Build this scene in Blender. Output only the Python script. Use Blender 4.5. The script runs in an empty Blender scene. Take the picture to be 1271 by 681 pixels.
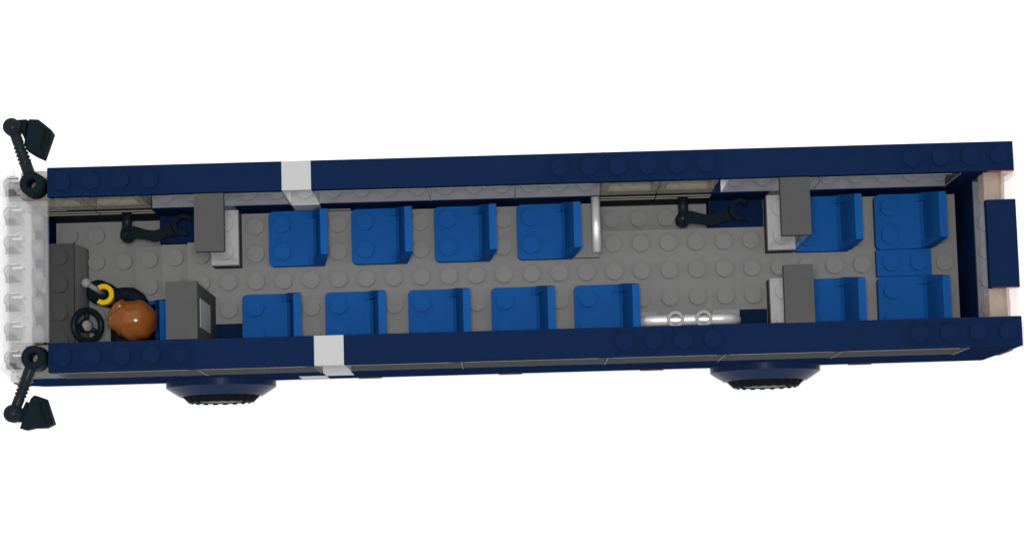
import bpy, math
from mathutils import Vector, Matrix, Euler
scene = bpy.context.scene
S = 0.008          # one stud = 8 mm
GZ = 8.0           # wall tops stand 8 studs above the ground; z = 0 in the plan below is the wall top
PI = math.pi

# ------------------------------------------------------------------ camera
cam_d = bpy.data.cameras.new("camera")
cam = bpy.data.objects.new("camera", cam_d)
scene.collection.objects.link(cam)
cam.location = (15.5620568 * S, -5.82620458 * S, (79.5585979 + GZ) * S)
cam.rotation_euler = Euler((0.10922587, 0.00046995, -0.02808084), 'XYZ')
cam_d.sensor_width = 36.0
cam_d.lens = 2923.85633 / 1271 * 36.0
cam_d.clip_start = 0.01
cam_d.clip_end = 100.0
scene.camera = cam
scene.render.resolution_x, scene.render.resolution_y = 1024, 548

# ------------------------------------------------------------------ light: a pale studio dome and one added round lamp overhead
world = bpy.data.worlds.new("World")
scene.world = world
world.use_nodes = True
bg = world.node_tree.nodes["Background"]
bg.inputs[0].default_value = (1, 1, 1, 1)
bg.inputs[1].default_value = 1.3
lamp_d = bpy.data.lights.new("added_lamp", 'AREA')      # round lamp added beside the lens to light inner faces and hide shadows
lamp_d.shape = 'DISK'
lamp_d.size = 0.07
lamp_d.energy = 3.5
lamp_d.color = (1, 0.995, 0.985)
lamp = bpy.data.objects.new("added_lamp", lamp_d)
scene.collection.objects.link(lamp)
lamp.location = (15.0 * S, -4.0 * S, (83 + GZ) * S)
lamp.rotation_euler = Euler((math.radians(5), 0, 0), 'XYZ')
scene.view_settings.view_transform = 'Standard'
scene.view_settings.look = 'None'
scene.view_settings.exposure = 0.0
scene.view_settings.gamma = 1.0
scene.cycles.max_bounces = 12
scene.cycles.transparent_max_bounces = 48
scene.cycles.caustics_reflective = False
scene.cycles.caustics_refractive = False

# ------------------------------------------------------------------ materials
def plastic(name, col, rough=0.38, spec=0.22, metal=0.0, vary=0.06, scale=220.0):
    m = bpy.data.materials.new(name); m.use_nodes = True
    nt = m.node_tree; b = nt.nodes["Principled BSDF"]
    tc = nt.nodes.new("ShaderNodeTexCoord"); n = nt.nodes.new("ShaderNodeTexNoise")
    n.inputs["Scale"].default_value = scale; n.inputs["Detail"].default_value = 4
    nt.links.new(tc.outputs["Object"], n.inputs["Vector"])
    ramp = nt.nodes.new("ShaderNodeMix"); ramp.data_type = 'RGBA'
    ramp.inputs[6].default_value = (*[c * (1 - vary) for c in col], 1)
    ramp.inputs[7].default_value = (*[min(1, c * (1 + vary)) for c in col], 1)
    nt.links.new(n.outputs["Fac"], ramp.inputs[0])
    nt.links.new(ramp.outputs[2], b.inputs["Base Color"])
    mr = nt.nodes.new("ShaderNodeMapRange")
    mr.inputs[3].default_value = rough - 0.05; mr.inputs[4].default_value = rough + 0.06
    nt.links.new(n.outputs["Fac"], mr.inputs[0]); nt.links.new(mr.outputs[0], b.inputs["Roughness"])
    b.inputs["Specular IOR Level"].default_value = spec
    b.inputs["Metallic"].default_value = metal
    return m

def clear(name, col, alpha, rough=0.15, spec=0.1, tint=(1, 1, 1)):
    """tinted see-through plastic: part milky surface, part straight-through"""
    m = bpy.data.materials.new(name); m.use_nodes = True
    nt = m.node_tree; b = nt.nodes["Principled BSDF"]; out = nt.nodes["Material Output"]
    tc = nt.nodes.new("ShaderNodeTexCoord"); n = nt.nodes.new("ShaderNodeTexNoise")
    n.inputs["Scale"].default_value = 150
    nt.links.new(tc.outputs["Object"], n.inputs["Vector"])
    b.inputs["Base Color"].default_value = (*col, 1)
    b.inputs["Roughness"].default_value = rough
    b.inputs["Specular IOR Level"].default_value = spec
    t = nt.nodes.new("ShaderNodeBsdfTransparent"); t.inputs[0].default_value = (*tint, 1)
    mr = nt.nodes.new("ShaderNodeMapRange")
    mr.inputs[3].default_value = alpha * 0.94; mr.inputs[4].default_value = alpha * 1.06
    nt.links.new(n.outputs["Fac"], mr.inputs[0])
    mx = nt.nodes.new("ShaderNodeMixShader")
    nt.links.new(mr.outputs[0], mx.inputs[0])
    nt.links.new(t.outputs[0], mx.inputs[1]); nt.links.new(b.outputs[0], mx.inputs[2])
    nt.links.new(mx.outputs[0], out.inputs[0])
    return m

M = dict(
    arch=plastic("navy_arch_plastic", (0.0038, 0.0104, 0.0340), 0.3, 0.04),
    navy=plastic("navy_plastic", (0.0038, 0.0104, 0.0340), 0.5, 0.0),
    blue=plastic("blue_plastic", (0.0063, 0.058, 0.205), 0.5, 0.01),
    grey=plastic("grey_plastic", (0.146, 0.146, 0.145), 0.5, 0.01),
    dark=plastic("dark_grey_plastic", (0.045, 0.045, 0.045), 0.5, 0.01),
    pale=plastic("pale_grey_plastic", (0.17, 0.17, 0.17), 0.4, 0.08),
    light=plastic("light_grey_plastic", (0.24, 0.24, 0.24), 0.35, 0.1),
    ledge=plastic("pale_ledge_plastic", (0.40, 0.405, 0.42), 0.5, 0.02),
    taupe=plastic("taupe_plastic", (0.14, 0.13, 0.105), 0.5, 0.02),
    shade=clear("clear_shade_plastic", (0.10, 0.10, 0.10), 0.6, spec=0),
    base=clear("milky_clear_plastic", (0.45, 0.45, 0.455), 0.72, spec=0),
    metal=plastic("silver_plastic", (0.55, 0.55, 0.55), 0.36, 0.4, metal=0.6),
    white=plastic("white_plastic", (0.275, 0.275, 0.275), 0.45, 0.02, vary=.02),
    black=plastic("black_plastic", (0.0045, 0.0085, 0.0115), 0.5, 0.008),
    gloss=plastic("glossy_black_plastic", (0.0045, 0.0085, 0.0115), 0.3, 0.07),
    rubber=plastic("tyre_rubber", (0.0035, 0.005, 0.006), 0.6, 0.01),
    hair=plastic("auburn_plastic", (0.16, 0.047, 0.0065), 0.17, 0.3, vary=0.15, scale=400),
    yellow=plastic("yellow_plastic", (0.46, 0.285, 0.0), 0.35, 0.06, vary=.02),
    smoke=clear("smoke_plastic", (0.105, 0.108, 0.113), 0.36, spec=0.0, rough=.5, tint=(.70, .71, .74)),
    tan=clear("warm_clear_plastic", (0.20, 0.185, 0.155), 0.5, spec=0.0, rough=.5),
    milk=clear("warm_milky_plastic", (0.42, 0.39, 0.34), 0.6, spec=0.0, rough=.5),
    glass=clear("clear_plastic", (0.56, 0.56, 0.56), 0.12, spec=.03),
    frost=clear("frosted_clear_plastic", (0.50, 0.50, 0.51), 0.30, spec=.02),
    cloudy=clear("cloudy_clear_plastic", (0.20, 0.20, 0.205), 0.42, spec=.02),
    pink=clear("pale_red_clear_plastic", (0.58, 0.46, 0.42), 0.26, spec=.03),
    peach=clear("peach_clear_plastic", (0.34, 0.27, 0.22), 0.45, spec=.02),
    red=clear("red_clear_plastic", (0.22, 0.012, 0.005), 0.8),
    amber=clear("amber_clear_plastic", (0.13, 0.055, 0.006), 0.8, spec=0),
    ground=plastic("white_table", (0.93, 0.93, 0.93), 0.7, 0.05, vary=0.01, scale=8),
)

# ------------------------------------------------------------------ mesh collector (plan units: studs, z measured from the wall top)
class MB:
    def __init__(s): s.v = []; s.f = []; s.m = []; s.sm = []; s.k = 0
    def add(s, vs, fs, smooth=False):
        o = len(s.v); s.v += [tuple(p) for p in vs]
        for f in fs: s.f.append(tuple(i + o for i in f)); s.m.append(s.k); s.sm.append(smooth)
        return s
    def box(s, x0, x1, y0, y1, z0, z1):
        return s.add([(x, y, z) for z in (z0, z1) for y in (y0, y1) for x in (x0, x1)],
                     [(0, 2, 3, 1), (4, 5, 7, 6), (0, 1, 5, 4), (2, 6, 7, 3), (0, 4, 6, 2), (1, 3, 7, 5)])
    def prism(s, poly, axis, a, b, smooth=False):
        """poly: 2-D outline; axis 'x','y','z' extruded from a to b"""
        n = len(poly)
        def P(p, t): return {'x': (t, p[0], p[1]), 'y': (p[0], t, p[1]), 'z': (p[0], p[1], t)}[axis]
        vs = [P(p, a) for p in poly] + [P(p, b) for p in poly]
        fs = [(i, (i + 1) % n, n + (i + 1) % n, n + i) for i in range(n)]
        s.add(vs, fs, smooth)
        return s.add(vs, [tuple(range(n))[::-1], tuple(range(n, 2 * n))])
    def lathe(s, prof, c, axis='z', n=28, a0=0.0, a1=2 * PI, close=False, smooth=True):
        """prof: (radius, along); revolved about the axis through c"""
        full = abs(a1 - a0 - 2 * PI) < 1e-6
        k = n if full else n + 1
        R = []
        for i in range(k):
            a = a0 + (a1 - a0) * i / n; ca, sa = math.cos(a), math.sin(a)
            for r, h in prof:
                d = {'z': (r * ca, r * sa, h), 'y': (r * ca, h, r * sa), 'x': (h, r * ca, r * sa)}[axis]
                R.append((c[0] + d[0], c[1] + d[1], c[2] + d[2]))
        m = len(prof); seg = m if close else m - 1
        fs = []
        for i in range(n):
            j = (i + 1) % k
            for q in range(seg):
                r = (q + 1) % m
                fs.append((i * m + q, j * m + q, j * m + r, i * m + r))
        s.add(R, fs, smooth)
        if not full and close:
            s.add(R, [tuple(range(m)), tuple(range((k - 1) * m, k * m))[::-1]])
        return s
    def stud(s, x, y, z, r=0.3, h=0.2, n=24):
        s.lathe([(r, z - 0.01), (r, z + h)], (x, y, 0), 'z', n)
        pts = [(x + r * math.cos(2 * PI * i / n), y + r * math.sin(2 * PI * i / n), z + h) for i in range(n)]
        return s.add(pts, [tuple(range(n))])
    def tube(s, pts, rad, n=16, caps=True):
        pts = [Vector(p) for p in pts]; k = len(pts)
        rad = [rad] * k if not isinstance(rad, (list, tuple)) else rad
        up = None; vs = []
        for i, p in enumerate(pts):
            t = (pts[min(i + 1, k - 1)] - pts[max(i - 1, 0)]).normalized()
            if up is None:
                up = t.orthogonal().normalized()
            up = (up - t * up.dot(t)).normalized(); w = t.cross(up)
            for j in range(n):
                a = 2 * PI * j / n
                vs.append(p + (up * math.cos(a) + w * math.sin(a)) * rad[i])
        fs = [(i * n + j, i * n + (j + 1) % n, (i + 1) * n + (j + 1) % n, (i + 1) * n + j) for i in range(k - 1) for j in range(n)]
        s.add(vs, fs, True)
        if caps: s.add(vs, [tuple(range(n))[::-1], tuple(range((k - 1) * n, k * n))])
        return s
    def ball(s, c, r, sx=1, sy=1, sz=1, n=24, mrings=14, fn=None):
        vs = []
        for i in range(mrings + 1):
            th = PI * i / mrings
            for j in range(n):
                ph = 2 * PI * j / n
                d = Vector((math.sin(th) * math.cos(ph), math.sin(th) * math.sin(ph), math.cos(th)))
                q = fn(d) if fn else 1.0
                vs.append((c[0] + d.x * r * sx * q, c[1] + d.y * r * sy * q, c[2] + d.z * r * sz * q))
        fs = [(i * n + j, (i + 1) * n + j, (i + 1) * n + (j + 1) % n, i * n + (j + 1) % n) for i in range(mrings) for j in range(n)]
        return s.add(vs, fs, True)
    def build(s, name, mats, parent=None, org=(0, 0, -8), bevel=0.0):
        me = bpy.data.meshes.new(name)
        me.from_pydata([((x - org[0]) * S, (y - org[1]) * S, (z - org[2]) * S) for x, y, z in s.v], [], s.f)
        me.validate(clean_customdata=False)
        for m in (mats if isinstance(mats, (list, tuple)) else [mats]): me.materials.append(M[m])
        if len(me.polygons) == len(s.f):
            me.polygons.foreach_set("material_index", s.m)
            me.polygons.foreach_set("use_smooth", s.sm)
        import bmesh
        b = bmesh.new(); b.from_mesh(me)
        bmesh.ops.remove_doubles(b, verts=b.verts, dist=1e-7)
        bmesh.ops.recalc_face_normals(b, faces=b.faces)
        b.to_mesh(me); b.free()
        o = bpy.data.objects.new(name, me); scene.collection.objects.link(o)
        if parent is not None: o.parent = parent
        else: o.location = (org[0] * S, org[1] * S, (org[2] + GZ) * S)
        if bevel:
            bv = o.modifiers.new("edge", 'BEVEL'); bv.width = bevel * S; bv.segments = 2
            bv.limit_method = 'ANGLE'; bv.angle_limit = math.radians(50)
        return o

def empty(name, org, label, cat, group=None):
    o = bpy.data.objects.new(name, None); scene.collection.objects.link(o)
    o.location = (org[0] * S, org[1] * S, (org[2] + GZ) * S)
    o.empty_display_size = S
    o["label"] = label; o["category"] = cat
    if group: o["group"] = group
    return o

def copy_tree(o, parent=None):
    c = o.copy(); scene.collection.objects.link(c)
    if parent is not None: c.parent = parent
    for ch in list(o.children): copy_tree(ch, c)
    return c

# ------------------------------------------------------------------ the table
g = MB(); g.add([(-1500, -1500, -8), (1500, -1500, -8), (1500, 1500, -8), (-1500, 1500, -8)], [(0, 1, 2, 3)])
go = g.build("ground", "ground", None, (0, 0, -8)); go["kind"] = "structure"

# ------------------------------------------------------------------ the bus
BO = (16.5, 3.5, -8.0)
bus = empty("toy_bus", BO, "long dark blue toy brick bus without a roof, grey studded floor", "toy bus")
def part(mb, name, mat, parent=bus, label=None, bevel=0.0):
    o = mb.build(name, mat, parent, BO, bevel)
    if label: o["label"] = label
    return o
BOT = -7.0
WT = -3.6                        # top of the solid wall under the windows

FL, LOW, RDOOR = -5.6, -6.8, -6.4

# side walls: a cap rail on top, a solid lower band, and the glass between is a part of its own
def side_wall(far):
    y0, y1 = (6, 7) if far else (0, 1)
    stripe = 8 if far else 9
    w = MB()
    for a, b in ((0, stripe), (stripe + 1, 33)): w.box(a, b, y0, y1, -0.4, 0)
    studs = [0, 1, 2, 3] + list(range(17, 23)) + [29, 30, 31, 32] if far else [0, 1, 2, 3, 4] + list(range(19, 23)) + [29, 30, 31, 32]
    for i in studs: w.stud(i + .5, (y0 + y1) / 2, 0)
    # lower band, cut away where the doors stand
    spans = [(3, 8), (10, 19), (23, 33)] if far else [(-1.4, 8), (10, 33)]
    for a, b in spans: w.box(a, b, y0, y1, BOT, WT)
    if far:
        w.box(9, 10, y0, y1, BOT, -5.7); w.box(9, 10, y0, y1, -5.0, WT); w.box(8, 9, y0, y1, BOT, -5.0)
        w.box(-1.4, -1, y0, y1, BOT, WT)
    else:
        w.box(8, 9, y0, y1, -5.25, WT); w.box(9, 10, y0, y1, BOT, -5.25)
    # solid rear corner post
    w.box(31.3, 33, y0, y1, WT, -0.4)
    o = part(w, "side_wall", "navy")
    t = MB().box(stripe, stripe + 1, y0, y1, -0.4, 0.0); part(t, "stripe_tile", "white", o)
    t = MB()
    if far: t.box(9.004, 9.996, 5.99, 7, -5.69, -5.01).box(8.004, 8.996, 5.985, 7, -4.99, WT).stud(8.5, 6.5, WT)
    else: t.box(9.004, 9.996, -0.012, 1, -5.24, WT).box(8.0, 8.996, -0.012, 1, BOT + .02, -5.26).stud(9.5, .5, WT)
    part(t, "stripe_brick", "white", o)
    return o
wall_near, wall_far = side_wall(False), side_wall(True)

def window(a, b, y0, y1, mat='smoke', studs=True, z0=WT, z1=-0.4):
    w = MB()
    e = 0.002
    A_, B_, C_, D_ = y0 + .02, y1 - .02, z0 + .004, z1 - .004      # four-sided sleeve, the ends butt against the neighbours
    w.add([(x, y, z) for x in (a + e, b - e) for y, z in ((A_, C_), (B_, C_), (B_, D_), (A_, D_))],
          [(0, 1, 5, 4), (1, 2, 6, 5), (2, 3, 7, 6), (3, 0, 4, 7)])
    if studs and not (y0 == 6 and mat == 'smoke'):
        n = int(round(b - a))
        for i in range(n): w.stud(a + .5 + i, (y0 + y1) / 2, z0 + .02)
    o = part(w, "window", mat)
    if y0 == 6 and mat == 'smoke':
        l = MB().box(a + .004, b - .004, 6.03, 6.9, WT + .006, WT + .03)  # ledge added on the far side only; its pale colour brightens this strip
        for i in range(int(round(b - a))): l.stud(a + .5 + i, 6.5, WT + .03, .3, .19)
        part(l, "brightening_ledge", "ledge", o)
    return o
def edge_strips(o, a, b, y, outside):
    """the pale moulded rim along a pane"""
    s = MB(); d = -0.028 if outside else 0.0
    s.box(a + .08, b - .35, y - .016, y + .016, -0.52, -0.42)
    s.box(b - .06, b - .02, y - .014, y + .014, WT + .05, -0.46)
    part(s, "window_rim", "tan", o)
for a, b in ((0, 5), (5, 9), (10, 14), (14, 19), (19, 23), (23, 27), (27, 31.3)):
    edge_strips(window(a, b, 0, 1), a, b, 0.0, True)
window(9, 10, 0, 1, 'glass', False)
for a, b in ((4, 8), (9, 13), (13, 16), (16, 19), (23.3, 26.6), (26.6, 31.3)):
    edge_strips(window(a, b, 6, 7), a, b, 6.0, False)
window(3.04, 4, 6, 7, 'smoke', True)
window(8, 9, 6, 7, 'glass', False)

# floor, steps and the covers over the wheels
def studded(rects, skip=(), off=0.0):
    m = MB()
    for x0, x1, y0, y1, z, zb in rects:
        m.box(x0, x1, y0, y1, zb, z)
        for i in range(int(round(x1 - x0))):
            for j in range(int(round(y1 - y0))):
                c = (x0 + i + .5, y0 + j + .5)
                if not any(a <= c[0] <= b and e <= c[1] <= f for a, b, e, f in skip): m.stud(c[0], c[1], z)
    return m
hid = [(16, 18, 4, 6), (18, 19, 4, 6), (5, 6, 4, 6), (25, 26, 4, 6), (25, 26, 1, 3)]
for k in (7, 10, 13): hid.append((k, k + 2, 4, 6))
for k in (6, 9, 12, 15, 18): hid.append((k, k + 2, 1, 3))
for k in (26, 29): hid += [(k, k + 2, 1, 3), (k, k + 2, 4, 6)]
hid.append((29, 31, 3, 4))
fl = studded([(4, 5, 3, 5, FL, -7.2), (5, 6, 2, 6, FL, -7.2), (6, 19, 1, 6, FL, -7.2), (19, 23, 1, 5, FL, -7.2), (23, 24, 1, 5, FL, -7.2),
              (24, 25, 2, 5, FL, -7.2), (25, 32, 1, 6, FL, -7.2)], hid)
part(fl, "floor", "grey")
part(studded([(-1, 4, 1, 3, LOW, -7.2), (-1, 2, 3, 5, LOW, -7.2), (-1, 3, 5, 6, LOW, -7.2)], [(1, 3, 1, 3), (-1, 0, 1, 5)]), "entrance_floor", "grey")
part(studded([(2, 3, 3, 5, -6.4, -7.2)]), "step", "grey")
part(studded([(3, 4, 3, 5, -6.0, -7.2)]), "step", "grey")
part(studded([(19, 23, 5, 6, RDOOR, -7.2)]), "door_landing", "grey")
for a, z in ((-1, LOW), (19, RDOOR)):
    part(MB().box(a + .01, a + 3.99, 6.001, 6.95, -7.2, z - .01), "door_sill", "dark")
for r in ((3, 5, 5, 6), (5, 6, 1, 2), (23, 25, 5, 6), (24, 25, 1, 2)):
    part(studded([(*r, FL, -7.2)]), "wheel_cover", "navy")
cn = MB().box(4, 5, 1, 3, -7.2, LOW + .3); part(cn, "chassis_block", "grey")
ch = MB().box(0, 32.4, 1.02, 5.98, -7.45, -7.21); part(ch, "chassis", "dark")

# dashboard with its studs
d = MB().box(-1, 0, 1, 5, LOW + .002, -4.8)
for j in range(4): d.stud(-.5, 1.5 + j, -4.8)
dash = part(d, "dashboard", "dark")
d = MB().prism([(0.004, -4.95), (0.2, -6.2), (0.2, LOW + .004), (0.004, LOW + .004)], 'y', 1.02, 4.98)
part(d, "dashboard_skirt", "grey", dash)
k = MB().lathe([(0.001, -1.62), (.26, -1.62), (.26, -1.36), (.17, -1.34), (.17, -1.18), (.3, -1.16), (.3, -1.003), (.001, -1.003)], (0, 3.5, -4.85), 'x', 24)
part(k, "console_knob", "pale")
k = MB().prism([(-1.55, 3.02), (-1.003, 2.86), (-1.003, 4.14), (-1.55, 3.98)], 'z', -5.6, -5.3); part(k, "console_bracket", "black")

# front: navy nose below, stacked clear bricks raked back above it
n = MB()
n.prism([(-1.45, BOT), (-2.0, -6.2), (-2.22, -5.4), (-2.22, -4.96), (-1.42, -4.96), (-1.42, BOT)], 'y', 0.0, 7.0)
n.box(-1.418, -1.003, 1.002, 5.998, BOT, -5.6)
part(n, "nose", "navy")
ws = MB()
out = [(-1.52, -.02), (-1.80, -.15), (-2.02, -1.0), (-2.28, -2.4), (-2.45, -3.4), (-2.36, -4.95)]
inn = [(-2.02, -4.95), (-2.02, -3.4), (-1.85, -2.4), (-1.60, -1.0), (-1.42, -.35), (-1.36, -.2)]
ws.prism(out + inn, 'y', 0.35, 6.65)
for y0, y1, sg in ((0.0, .34, 1), (6.66, 7.0, -1)):       # rounded cheeks
    ys = (y0, y1) if sg == 1 else (y1, y0)
    sl = [(x + .35, z) for x, z in out] + [(x + .3, z) for x, z in inn]
    a = [(x, ys[0], z) for x, z in sl]; b = [(x, ys[1], z) for x, z in out + inn]
    nn = len(a)
    ws.add(a + b, [(i, (i + 1) % nn, nn + (i + 1) % nn, nn + i) for i in range(nn)] + [tuple(range(nn))])
scr = part(ws, "windscreen", "frost", label="milky clear raked windscreen")
for z, x1 in ((-1.2, -0.85), (-2.4, -1.05), (-3.6, -1.2)):
    sh = MB(); st = MB()
    xo = {-1.2: -1.66, -2.4: -1.86, -3.6: -2.04}[z]
    for j in range(7): sh.box(xo + .02, x1, max(.05, j + .03), min(6.95, j + .97), z - .38, z)
    for j in range(7): st.stud(xo + .24, .6 + j, z, .3, .2)
    if z > -3:
        for j in range(7):
            st.lathe([(.15, x1 + .3), (.28, x1 + .3), (.28, x1 + .002), (.15, x1 + .002)], (0, .5 + j, z - .55), 'x', 20, close=True)
    b = part(sh, "clear_brick", "glass", scr)
    part(st, "clear_stud", "cloudy", scr)
for j in range(7):
    sh = MB().prism([(-1.66, .30 + j), (-1.28, .30 + j), (-1.34, .44 + j), (-1.56, .44 + j)], 'z', -1.15, -.98).prism([(-1.7, .24 + j), (-1.15, .24 + j), (-1.2, .29 + j), (-1.66, .29 + j)], 'z', -1.3, -1.16)
    part(sh, "stud_shade_wedge", "shade", scr)  # dark wedges stand in for the shading beneath the clear studs
    sh = MB().box(-1.60, -1.22, .82 + j, .87 + j, -1.2, -.95).box(-1.3, -.95, .62 + j, .68 + j, -1.0, -.5)
    part(sh, "pale_rib", "ledge", scr)
sh = MB().box(-2.2, -1.42, .03, 6.97, -4.955, -4.4); part(sh, "clear_base", "base", scr)
sh = MB().box(-1.36, -.04, 1.06, 5.9, -.42, -.2); part(sh, "clear_shelf", "glass", scr)
for y0, y1 in ((0.0, 1.0), (5.95, 7.0)):                   # warm clear corner bricks that carry the mirrors
    c = MB().box(-.86, -.004, y0 + .02, y1 - .02, -1.3, -.5)
    part(c, "corner_brick", "tan")
    c = MB().box(-1.38, -.006, y0 + .05, y1 - .05, -3.58, -1.32); part(c, "corner_window", "glass")

# doors on the far side
def door(x0):
    D = MB()
    for a in (x0, x0 + 2):                       # black lower panel of each leaf, with two ledges
        D.box(a + .02, a + 1.98, 6.02, 6.5, (-6.8 if x0 < 0 else -6.4), -3.62)
    o = part(D, "door", "black", label="black door with clear upper frames")
    for a in (x0, x0 + 2):
        tr = MB().box(a + .02, a + 1.98, 5.975, 6.016, -4.05, -3.98).box(a + .02, a + 1.98, 5.975, 6.016, -4.6, -4.53)
        part(tr, "door_trim", "taupe", o)
        f = MB()
        f.box(a + .02, a + 1.98, 6.03, 6.9, -3.58, -2.6)
        f.box(a + .02, a + .24, 6.03, 6.9, -2.598, -.42)
        f.box(a + 1.76, a + 1.98, 6.03, 6.9, -2.598, -.42)
        rc = MB().box(a + .25, a + 1.75, 6.1, 6.58, -2.596, -2.57); part(rc, "recess_shade_insert", "taupe", o)  # darker insert puts the recess's shade into its colour
        f.stud(a + .9, 6.3, -2.57, .22)
        fo = part(f, "door_window", "tan", o)
        p = MB().box(a + .25, a + 1.75, 6.6, 6.72, -2.59, -.43); part(p, "pane", "smoke", fo)
    bar = x0 + 3.0
    h = MB()
    z = -4.4
    h.tube([(bar, 6.1, z), (bar, 5.3, z)], .18, 18)
    h.lathe([(.001, -.17), (.24, -.17), (.24, .17), (.001, .17)], (bar, 5.27, z - .15), 'z', 20)
    h.lathe([(.001, -.17), (.26, -.17), (.26, .17), (.001, .17)], (bar - .02, 5.2, z - .3), 'z', 20)
    part(h, "door_bar", "gloss", o)
    A = MB()
    # flat curved arm ending in an open claw
    cx, cy = bar + 2.03, 5.5
    top, bot = [], []
    ln = [(bar + .02, 5.26, .24), (bar + .3, 5.27, .21), (bar + .65, 5.19, .17), (bar + 1.0, 5.12, .19), (bar + 1.3, 5.22, .17), (bar + 1.62, 5.36, .23)]
    for i, (x, y, w) in enumerate(ln):
        p, q = ln[max(0, i - 1)], ln[min(len(ln) - 1, i + 1)]
        t = Vector((q[0] - p[0], q[1] - p[1])).normalized(); nrm = Vector((-t.y, t.x))
        top.append((x + nrm.x * w, y + nrm.y * w)); bot.append((x - nrm.x * w, y - nrm.y * w))
    A.prism(bot + top[::-1], 'z', z - .16, z + .12)
    ro, ri = .40, .235
    an = [math.radians(50 + i * (285 - 50) / 18) for i in range(19)]
    ring = [(cx + ro * math.cos(a), cy + ro * .95 * math.sin(a)) for a in an] + [(cx + ri * math.cos(a), cy + ri * math.sin(a)) for a in an[::-1]]
    m = len(an)
    for i in range(m - 1):
        A.prism([ring[i], ring[i + 1], ring[2 * m - 2 - i], ring[2 * m - 1 - i]], 'z', z - .161, z + .121)
    for a in (an[0], an[-1]):
        A.ball((cx + .32 * math.cos(a), cy + .31 * math.sin(a), z - .02), .11, sz=1.3, n=12, mrings=8)
    part(A, "claw_arm", "black", o)
    return o
door(-1.0); door(19.0)

# rear
r = MB().box(32, 33, 1.0, 6.0, BOT, -2.4)
part(r, "rear_wall", "navy")
rw = MB().box(32.02, 32.9, 1.02, 5.98, -2.396, -1.24)
ro = part(rw, "rear_window", "smoke")
rl = MB().box(32.04, 32.88, 1.04, 5.96, -2.39, -2.36)  # ledge added under the rear glass too, pale to lighten its dark strip
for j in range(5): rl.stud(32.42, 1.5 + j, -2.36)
part(rl, "brightening_ledge", "ledge", ro)
rw = MB().box(32.3, 32.95, 3.1, 3.9, -1.22, -.44); part(rw, "rear_brick", "tan")
rt = MB().box(32, 33, 2, 5, -.4, 0.0); part(rt, "rear_cap", "navy")
for y0, y1 in ((1, 2), (5, 6)):
    c = MB().box(32.55, 33, y0 + .02, y1 - .02, -1.2, -.02)
    o = part(c, "rear_light", "pink", label="pale pink clear corner light")
    c = MB().box(32.0, 32.54, y0 + .02, y1 - .02, -1.2, -.3); c.stud(32.5, y0 + .5, -.72, .26, .24); part(c, "rear_light_base", "peach", o)
    c = MB().box(32.1, 33, y0 + (.97 if y0 == 5 else .985), y0 + .999, -.6, -.015); part(c, "rear_light_edge", "red", o)
for y0 in (0.08, 6.08):
    c = MB().box(33.004, 33.4, y0, y0 + .84, -3.4, -1.4); o = part(c, "tail_light", "pink")
    c = MB().box(33.004, 33.4, y0, y0 + .84, -5.8, -3.42); part(c, "tail_light_amber", "amber", o)
for y0 in (-0.035, 6.965):
    for a in (10.05, 15.2, 20.4, 28.05):
        c = MB().box(a, a + .85, y0, y0 + .07, BOT + .02, BOT + .1); part(c, "marker_light", "amber")

# wheels and their arches
for x in (5.03, 24.95):
    for yo, sg in ((0.0, -1), (7.0, 1)):
        zc = -6.6
        a = MB()
        prof = [(2.0, yo + sg * .003), (2.0, yo + sg * .24), (1.5, yo + sg * .56), (1.42, yo + sg * .56), (1.42, yo + sg * .003)]
        a.lathe(prof, (x, 0, zc), 'y', 64, math.radians(-12), math.radians(192), close=True, smooth=False)
        part(a, "wheel_arch", "arch")
        w = MB()
        yo2 = yo - sg * .03
        w.lathe([(.9, yo2), (1.28, yo2), (1.34, yo2 + sg * .1), (1.34, yo2 + sg * .62), (1.2, yo2 + sg * .8), (.9, yo2 + sg * .82)], (x, 0, zc), 'y', 40, close=True)
        for i in range(20):
            t = 2 * PI * i / 20
            c, s_ = math.cos(t), math.sin(t); q = (-s_, c)
            pts = []
            for rr, hw in ((1.33, .11), (1.4, .10)):
                for yy in (yo2 + sg * .12, yo2 + sg * .60):
                    for e in (-hw, hw): pts.append((x + c * rr + q[0] * e, yy, zc + s_ * rr + q[1] * e))
            for rr, hw, yy in ((1.15, .09, yo2 + sg * .84),):
                for e in (-hw, hw): pts.append((x + c * rr + q[0] * e, yy, zc + s_ * rr + q[1] * e))
            w.add(pts, [(0, 1, 5, 4), (4, 5, 7, 6), (0, 4, 6, 2), (1, 3, 7, 5), (6, 7, 9, 8)])
        wo = part(w, "wheel", "rubber")
        rm = MB().lathe([(.001, yo2 + sg * .55), (.22, yo2 + sg * .72), (.3, yo2 + sg * .60), (.6, yo2 + sg * .62), (.72, yo2 + sg * .79), (.78, yo2 + sg * .79), (.895, yo2 + sg * .72), (.895, yo2 + sg * .05), (.001, yo2 + sg * .05)], (x, 0, zc), 'y', 32)
        part(rm, "rim", "grey", wo)

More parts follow.
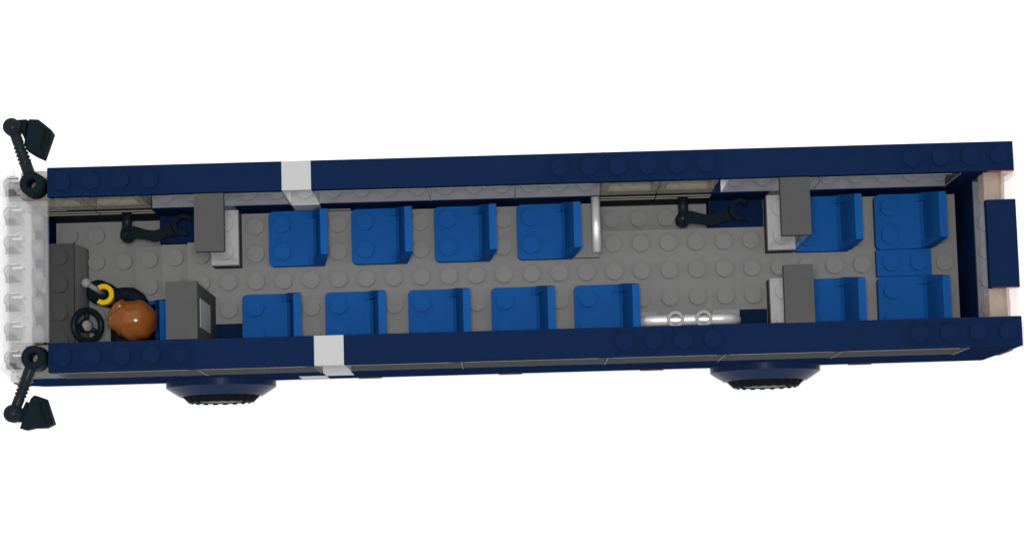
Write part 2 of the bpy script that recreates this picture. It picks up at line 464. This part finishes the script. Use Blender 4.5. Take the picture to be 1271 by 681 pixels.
# mirrors on ribbed arms
def mirror(rc, end, head, zt, tilt):
    r_ = MB()
    r_.lathe([(.17, .45), (.37, .45), (.41, .35), (.43, -.48), (.17, -.48)], (rc[0], rc[1], 0), 'z', 28, close=True)
    o = part(r_, "mirror", "black")
    A = MB()
    a, b = Vector((rc[0], rc[1], .12)), Vector((end[0], end[1], .12))
    d = (b - a).normalized(); L = (b - a).length
    pts, rad = [], []
    for i in range(41):
        t = .36 + (L - .36) * i / 40
        pts.append(a + d * t)
        f = i / 40
        rad.append(.21 - .03 * f + (.035 * math.sin((f - .25) / .4 * 2 * PI * 5) if .25 < f < .65 else 0))
    A.tube(pts, rad, 16)
    A.lathe([(.001, .42), (.2, .42), (.21, .37), (.30, .34), (.31, -.2), (.001, -.25)], (end[0], end[1], 0), 'z', 22)
    part(A, "mirror_arm", "gloss", o)
    H = MB(); n = len(head)
    e = end; sgn = 1 if e[1] > 0 else -1
    H.prism([(e[0] + .05, e[1] + sgn * .27), (-.66, e[1] + sgn * .29), (-.74, e[1] - sgn * .42), (e[0] + .26, e[1] - sgn * .1)], 'z', -.42, .1)
    z0, z1 = zt
    H.prism(head, 'z', z0, z1 - .12)
    c = (sum(p[0] for p in head) / n, sum(p[1] for p in head) / n)
    ins = [(c[0] + (p[0] - c[0]) * .9, c[1] + (p[1] - c[1]) * .9) for p in head]
    H.prism(ins, 'z', z1 - .121, z1)
    ho = part(H, "mirror_head", "black", o, bevel=.03)
    q = tilt
    rr = MB().prism(q, 'z', z1 + .002, z1 + .05)
    part(rr, "mirror_slot", "rubber", o)
mirror((-.46, 6.42), (-1.14, 8.40), [(-.78, 7.85), (-.62, 8.70), (-.28, 8.68), (.10, 8.36), (.20, 8.20), (-.12, 7.30), (-.42, 7.44), (-.66, 7.60)], (-.5, .15), [(-.22, 7.6), (-.13, 7.58), (.04, 8.3), (-.06, 8.36)])
mirror((-.44, .50), (-1.16, -1.36), [(-.98, -1.85), (-.74, -1.20), (-.60, -.85), (-.48, -.74), (-.10, -.88), (.17, -1.74), (-.1, -1.86), (-.5, -1.86), (-.78, -1.92)], (-.5, .15), [(-.35, -.98), (-.25, -.98), (.0, -1.72), (-.1, -1.74)])

# steering wheel and gear lever
def tilt_mesh(mb, c, ay, az=0):
    R = Matrix.Rotation(az, 4, 'Z') @ Matrix.Rotation(ay, 4, 'Y')
    mb.v = [tuple(Vector(c) + (R @ (Vector(p) - Vector(c)))) for p in mb.v]
    return mb
sc_ = (.52, 1.98, -4.55)
sw = MB()
R0, r0 = .55, .115
sw.lathe([(R0 + r0 * math.cos(2 * PI * i / 12), r0 * math.sin(2 * PI * i / 12)) for i in range(12)], sc_, 'z', 40, close=True)
for a in (90, 210, 330):
    t = math.radians(a)
    sw.tube([(sc_[0] + .15 * math.cos(t), sc_[1] + .15 * math.sin(t), sc_[2] - .08), (sc_[0] + .55 * math.cos(t), sc_[1] + .55 * math.sin(t), sc_[2])], [.1, .075], 10)
sw.tube([(sc_[0], sc_[1], sc_[2] - .15), (sc_[0], sc_[1], sc_[2] - 1.5)], .12, 14)
sw.lathe([(.001, -.2), (.24, -.2), (.24, -.04), (.2, -.02)], sc_, 'z', 20)
tilt_mesh(sw, sc_, math.radians(38))
so = part(sw, "steering_wheel", "gloss")
hb = MB().lathe([(.001, .03), (.19, .03), (.19, -.15)], sc_, 'z', 20); tilt_mesh(hb, sc_, math.radians(38)); part(hb, "wheel_hub", "pale", so)
gl = MB().tube([(.98, 3.22, LOW), (.98, 3.22, -5.7), (.95, 3.24, -5.3)], [.42, .42, .3], 20)
gl.lathe([(.001, .02), (.36, .0), (.44, -.15), (.44, -.4), (.001, -.4)], (.82, 3.25, -5.0), 'z', 24)
gb = part(gl, "gear_lever", "black")
gs = MB().tube([(1.05, 3.14, -4.9), (.62, 3.44, -4.05)], [.1, .085], 12).ball((.59, 3.46, -3.98), .17, n=18)
part(gs, "lever_knob", "pale", gb)

# ------------------------------------------------------------------ seats (local: corner at x 0, y 0, floor z 0)
def make_seat():
    root = empty("passenger_seat", (0, 0, -8), "seat", "seat", "blue seats in rows inside the bus")
    o3 = (1, 1, 0)
    m = MB(); c = .16
    outl = [(c, 0), (2, 0), (2, 2), (c, 2), (.05, 1.95), (0, 2 - c), (0, c), (.05, .05)]
    m.prism(outl, 'z', 0.002, .4)
    for y in (.5, 1.5): m.stud(.5, y, .4)
    m.build("seat_base", "blue", root, o3)
    b = MB()
    back = [(2.02, .41), (2.06, .7), (2.16, 1.4), (2.28, 2.08), (2.28, 2.2), (2.02, 2.2)]
    b.prism([(1.62, .402), (1.74, .55), (1.80, .9), (1.88, 1.5), (1.97, 1.98)] + back[::-1], 'y', .3, 1.7)
    side = [(1.18, .402), (1.42, .44), (1.60, .56), (1.72, .80), (1.84, 1.3), (2.0, 2.0)]
    for y0, y1, k0, k1 in ((0.01, .299, .18, 0), (1.701, 1.99, 0, .18)):
        n = len(side) + len(back)
        pl = side + back[::-1]
        pr_ = b
        def sh(p, k): return k * max(0.0, (p[1] - .9) / 1.3)
        va = [(p[0], y0 + sh(p, k0), p[1]) for p in pl]; vb = [(p[0], y1 - sh(p, k1), p[1]) for p in pl]
        b.add(va + vb, [(i, (i + 1) % n, n + (i + 1) % n, n + i) for i in range(n)] + [tuple(range(n))[::-1], tuple(range(n, 2 * n))])
    b.build("backrest", "blue", root, o3)
    return root
seat0 = make_seat(); used = [False]
def place_seat(x, y, z, label, name="passenger_seat"):
    o = copy_tree(seat0) if used[0] else seat0
    used[0] = True
    o.name = name
    o.location = ((x + 1) * S, (y + 1) * S, (z + GZ) * S)
    o["label"] = label
    if name != "passenger_seat":
        o["category"] = "driver seat"; del o["group"]
    return o
far_lab = ["blue seat beside the far wall's white stripe, first behind the clear partition",
           "blue seat, second of four along the windows opposite the driver's side",
           "blue seat, third of four along the windows opposite the driver's side",
           "blue seat with the silver bar right behind its backrest"]
for x, l in zip((7, 10, 13, 16), far_lab): place_seat(x, 4, FL, l)
near_lab = ["blue seat next behind the grey driver's partition",
            "blue seat level with the white tile on the near wall",
            "blue seat in the middle of the five on the driver's side",
            "blue seat, second ahead of the silver handrail with two rings",
            "blue seat with the curved two-ringed handrail just behind it"]
for x, l in zip((6, 9, 12, 15, 18), near_lab): place_seat(x, 1, FL, l)
place_seat(26, 4, FL, "blue seat half under the dark cap of the partition behind the rear door")
place_seat(26, 1, FL, "blue seat half under the dark cap of the partition behind the ringed handrail")
place_seat(29, 4, FL, "blue last-row seat on the door side, near the rear window")
place_seat(29, 1, FL, "blue last-row seat on the driver's side, near the rear window")
place_seat(1.08, 1, LOW, "blue driver's seat under the brown-haired toy figure", "driver_chair")
mid = MB().box(29.0, 30.98, 3.02, 3.98, FL + .002, FL + .4)
for x in (29.5, 30.5): mid.stud(x, 3.5, FL + .4)
mo = mid.build("seat_plate", "blue", None, (30, 3.5, FL)); mo["label"] = "small blue two-stud plate bridging the gap between the last-row seats"; mo["category"] = "plate"

# ------------------------------------------------------------------ partitions
def partition(x, y, label):
    og = (x + .5, y + 1, FL)
    r = empty("seat_divider", og, label, "partition", "clear partitions with dark caps")
    b = MB()
    b.box(x + .01, x + .99, y + .01, y + 1.99, FL + .002, -4.8)
    b.build("base", "dark", r, og)  # dark plastic stands in for the shaded sides of a light brick
    f = MB()
    f.box(x + .012, x + .988, y + .012, y + 1.988, -4.798, -4.45)
    for j in (.5, 1.5): f.stud(x + .5, y + j, -4.45, .3, .15)
    f.build("base_top", "light", r, og)
    p = MB()
    p.box(x + .02, x + .98, y + .02, y + .16, -4.44, -.42)
    p.box(x + .02, x + .98, y + 1.84, y + 1.98, -4.44, -.42)
    p.box(x + .42, x + .56, y + .162, y + 1.838, -4.44, -.42)
    p.build("pane", "glass", r, og)
    MB().box(x, x + 1, y - .02, y + 1.96, -.4, 0.02).build("cap", "dark", r, og)
    return r
partition(5, 4, "clear partition with dark grey cap beside the front door's claw arm")
partition(25, 4, "clear partition with dark grey cap beside the rear door's claw arm")
partition(25, 1, "clear partition with dark grey cap beside the handrail with two rings")
og = (4.5, 2, -6.5)
r = empty("driver_divider", og, "solid dark grey partition with a pale panel, right behind the driver's seat", "partition")
MB().box(4.02, 5.0, 1.02, 2.98, -6.498, -.42).build("body", "dark", r, og)
MB().box(4.0, 5.06, 1.01, 2.98, -.4, 0.02).build("cap", "dark", r, og)
MB().box(5.002, 5.02, 1.5, 2.5, -3.9, -1.15).build("panel", "light", r, og)

# ------------------------------------------------------------------ grab rails
og = (18.5, 5, FL)
r = empty("grab_bar", og, "straight silver bar on a low clear screen behind the fourth window seat", "grab bar")
MB().tube([(18.82, 4.0, -3.6), (18.82, 5.97, -3.6)], .16, 20).build("bar", "metal", r, og)
MB().box(18.02, 18.98, 4.02, 5.98, FL + .002, FL + .36).build("base", "grey", r, og)
MB().box(18.72, 18.92, 4.04, 5.94, FL + .37, -3.78).build("screen", "frost", r, og)
og = (22, 1.5, FL)
r = empty("handrail", og, "curved silver handrail with two rings near the rear door", "handrail")
zt = -3.55
pts = [(20.3, 1.5, FL + .1), (20.3, 1.5, -4.3)]
for i in range(7):
    a = PI - (PI / 2) * i / 6; pts.append((20.85 + .55 * math.cos(a), 1.5, zt - .55 + .55 * math.sin(a)))
for i in range(7):
    a = PI / 2 - (PI / 2) * i / 6; pts.append((23.15 + .55 * math.cos(a), 1.5, zt - .55 + .55 * math.sin(a)))
pts += [(23.7, 1.5, -4.3), (23.7, 1.5, FL + .1)]
MB().tube(pts, .2, 18).build("rail", "metal", r, og)
for x in (21.5, 22.5):
    MB().lathe([(.185, -.12), (.30, -.12), (.30, .28), (.185, .28)], (x, 1.5, zt + .1), 'z', 24, close=True).build("ring", "light", r, og)
for x in (20.5, 23.5):
    MB().box(x - .5, x + .48, 1.02, 1.98, FL + .002, FL + .2).build("foot", "pale", r, og)

# ------------------------------------------------------------------ the driver, a toy figure
og = (2.1, 2.0, LOW + .4)
fig = empty("person", og, "toy driver with glossy brown hair in black clothes gripping the lever", "toy figure")
B = MB()
B.k = 0
for y in (1.58, 2.42):       # legs bent forward over the seat
    B.prism([(2.5, -6.38), (2.5, -5.75), (2.2, -5.55), (1.35, -5.6), (1.15, -5.75), (1.12, -6.38), (1.12, -6.5), (1.5, -6.5), (1.5, -6.38)][0:6] , 'y', y - .38, y + .38)
B.prism([(1.62, -5.7), (2.42, -5.7), (2.42, -5.58), (1.62, -5.58)], 'y', 1.2, 2.8)
ty = [((1.85, -5.59), (2.85, -5.59)), ((2.0, -4.4), (2.74, -4.4))]
B.add([(1.9, 1.22, -5.575), (2.8, 1.22, -5.575), (2.8, 2.78, -5.575), (1.9, 2.78, -5.575), (2.02, 1.45, -4.35), (2.72, 1.45, -4.35), (2.72, 2.55, -4.35), (2.02, 2.55, -4.35)],
      [(0, 3, 2, 1), (4, 5, 6, 7), (0, 1, 5, 4), (1, 2, 6, 5), (2, 3, 7, 6), (3, 0, 4, 7)])
B.ball((2.42, 2.62, -4.62), .30, n=18)
B.tube([(2.5, 2.66, -4.62), (2.34, 2.90, -4.66), (2.1, 3.06, -4.72), (1.85, 3.10, -4.74), (1.48, 3.08, -4.72)], [.25, .27, .27, .25, .23], 16)
B.ball((2.42, 1.38, -4.62), .28, n=18)
B.tube([(2.42, 1.36, -4.62), (2.3, 1.24, -4.95), (2.05, 1.12, -5.5), (1.75, 1.05, -5.95)], [.24, .25, .25, .22], 16)
B.k = 1
B.tube([(1.56, 3.08, -4.72), (1.36, 3.08, -4.70)], [.15, .15], 12)
def claw_hand(c, a0, a1):
    n = 16
    for i in range(n):
        u, v = math.radians(a0 + (a1 - a0) * i / n), math.radians(a0 + (a1 - a0) * (i + 1) / n)
        q = [(c[0] + rr * math.cos(t), c[1] + rr * math.sin(t)) for rr, t in ((.21, u), (.375, u), (.375, v), (.21, v))]
        B.prism(q, 'z', c[2] - .26, c[2] + .2)
claw_hand((1.12, 3.08, -4.64), -130, 125)
claw_hand((1.45, 1.0, -6.05), -130, 125)
B.lathe([(.001, -4.36), (.4, -4.36), (.58, -4.25), (.62, -4.05), (.62, -3.45), (.5, -3.3), (.001, -3.28)], (2.36, 2.02, 0), 'z', 28)
B.build("body", ["black", "yellow"], fig, og)
H = MB()
def hair_fn(d):
    f = 1 + .035 * math.sin(9 * math.atan2(d.y, d.x + .5) + 3 * d.z) * (1 - d.z ** 2) 
    f += .26 * max(0, -d.x - .82) / .18 * (1 if d.z < .5 else .3)      # the fringe peak over the brow
    return f
H.ball((2.36, 2.04, -3.62), .77, 1.0, .93, .86, 48, 26, hair_fn)
H.ball((2.40, 2.04, -3.95), .71, 1.0, .98, .72, 36, 18, lambda d: 1 + .03 * math.sin(11 * math.atan2(d.y, d.x)))
H.tube([(2.0, 2.62, -3.35), (1.8, 2.5, -3.5), (1.62, 2.28, -3.66), (1.48, 2.0, -3.85)], [.16, .2, .2, .05], 14)
H.build("hair", "hair", fig, og)
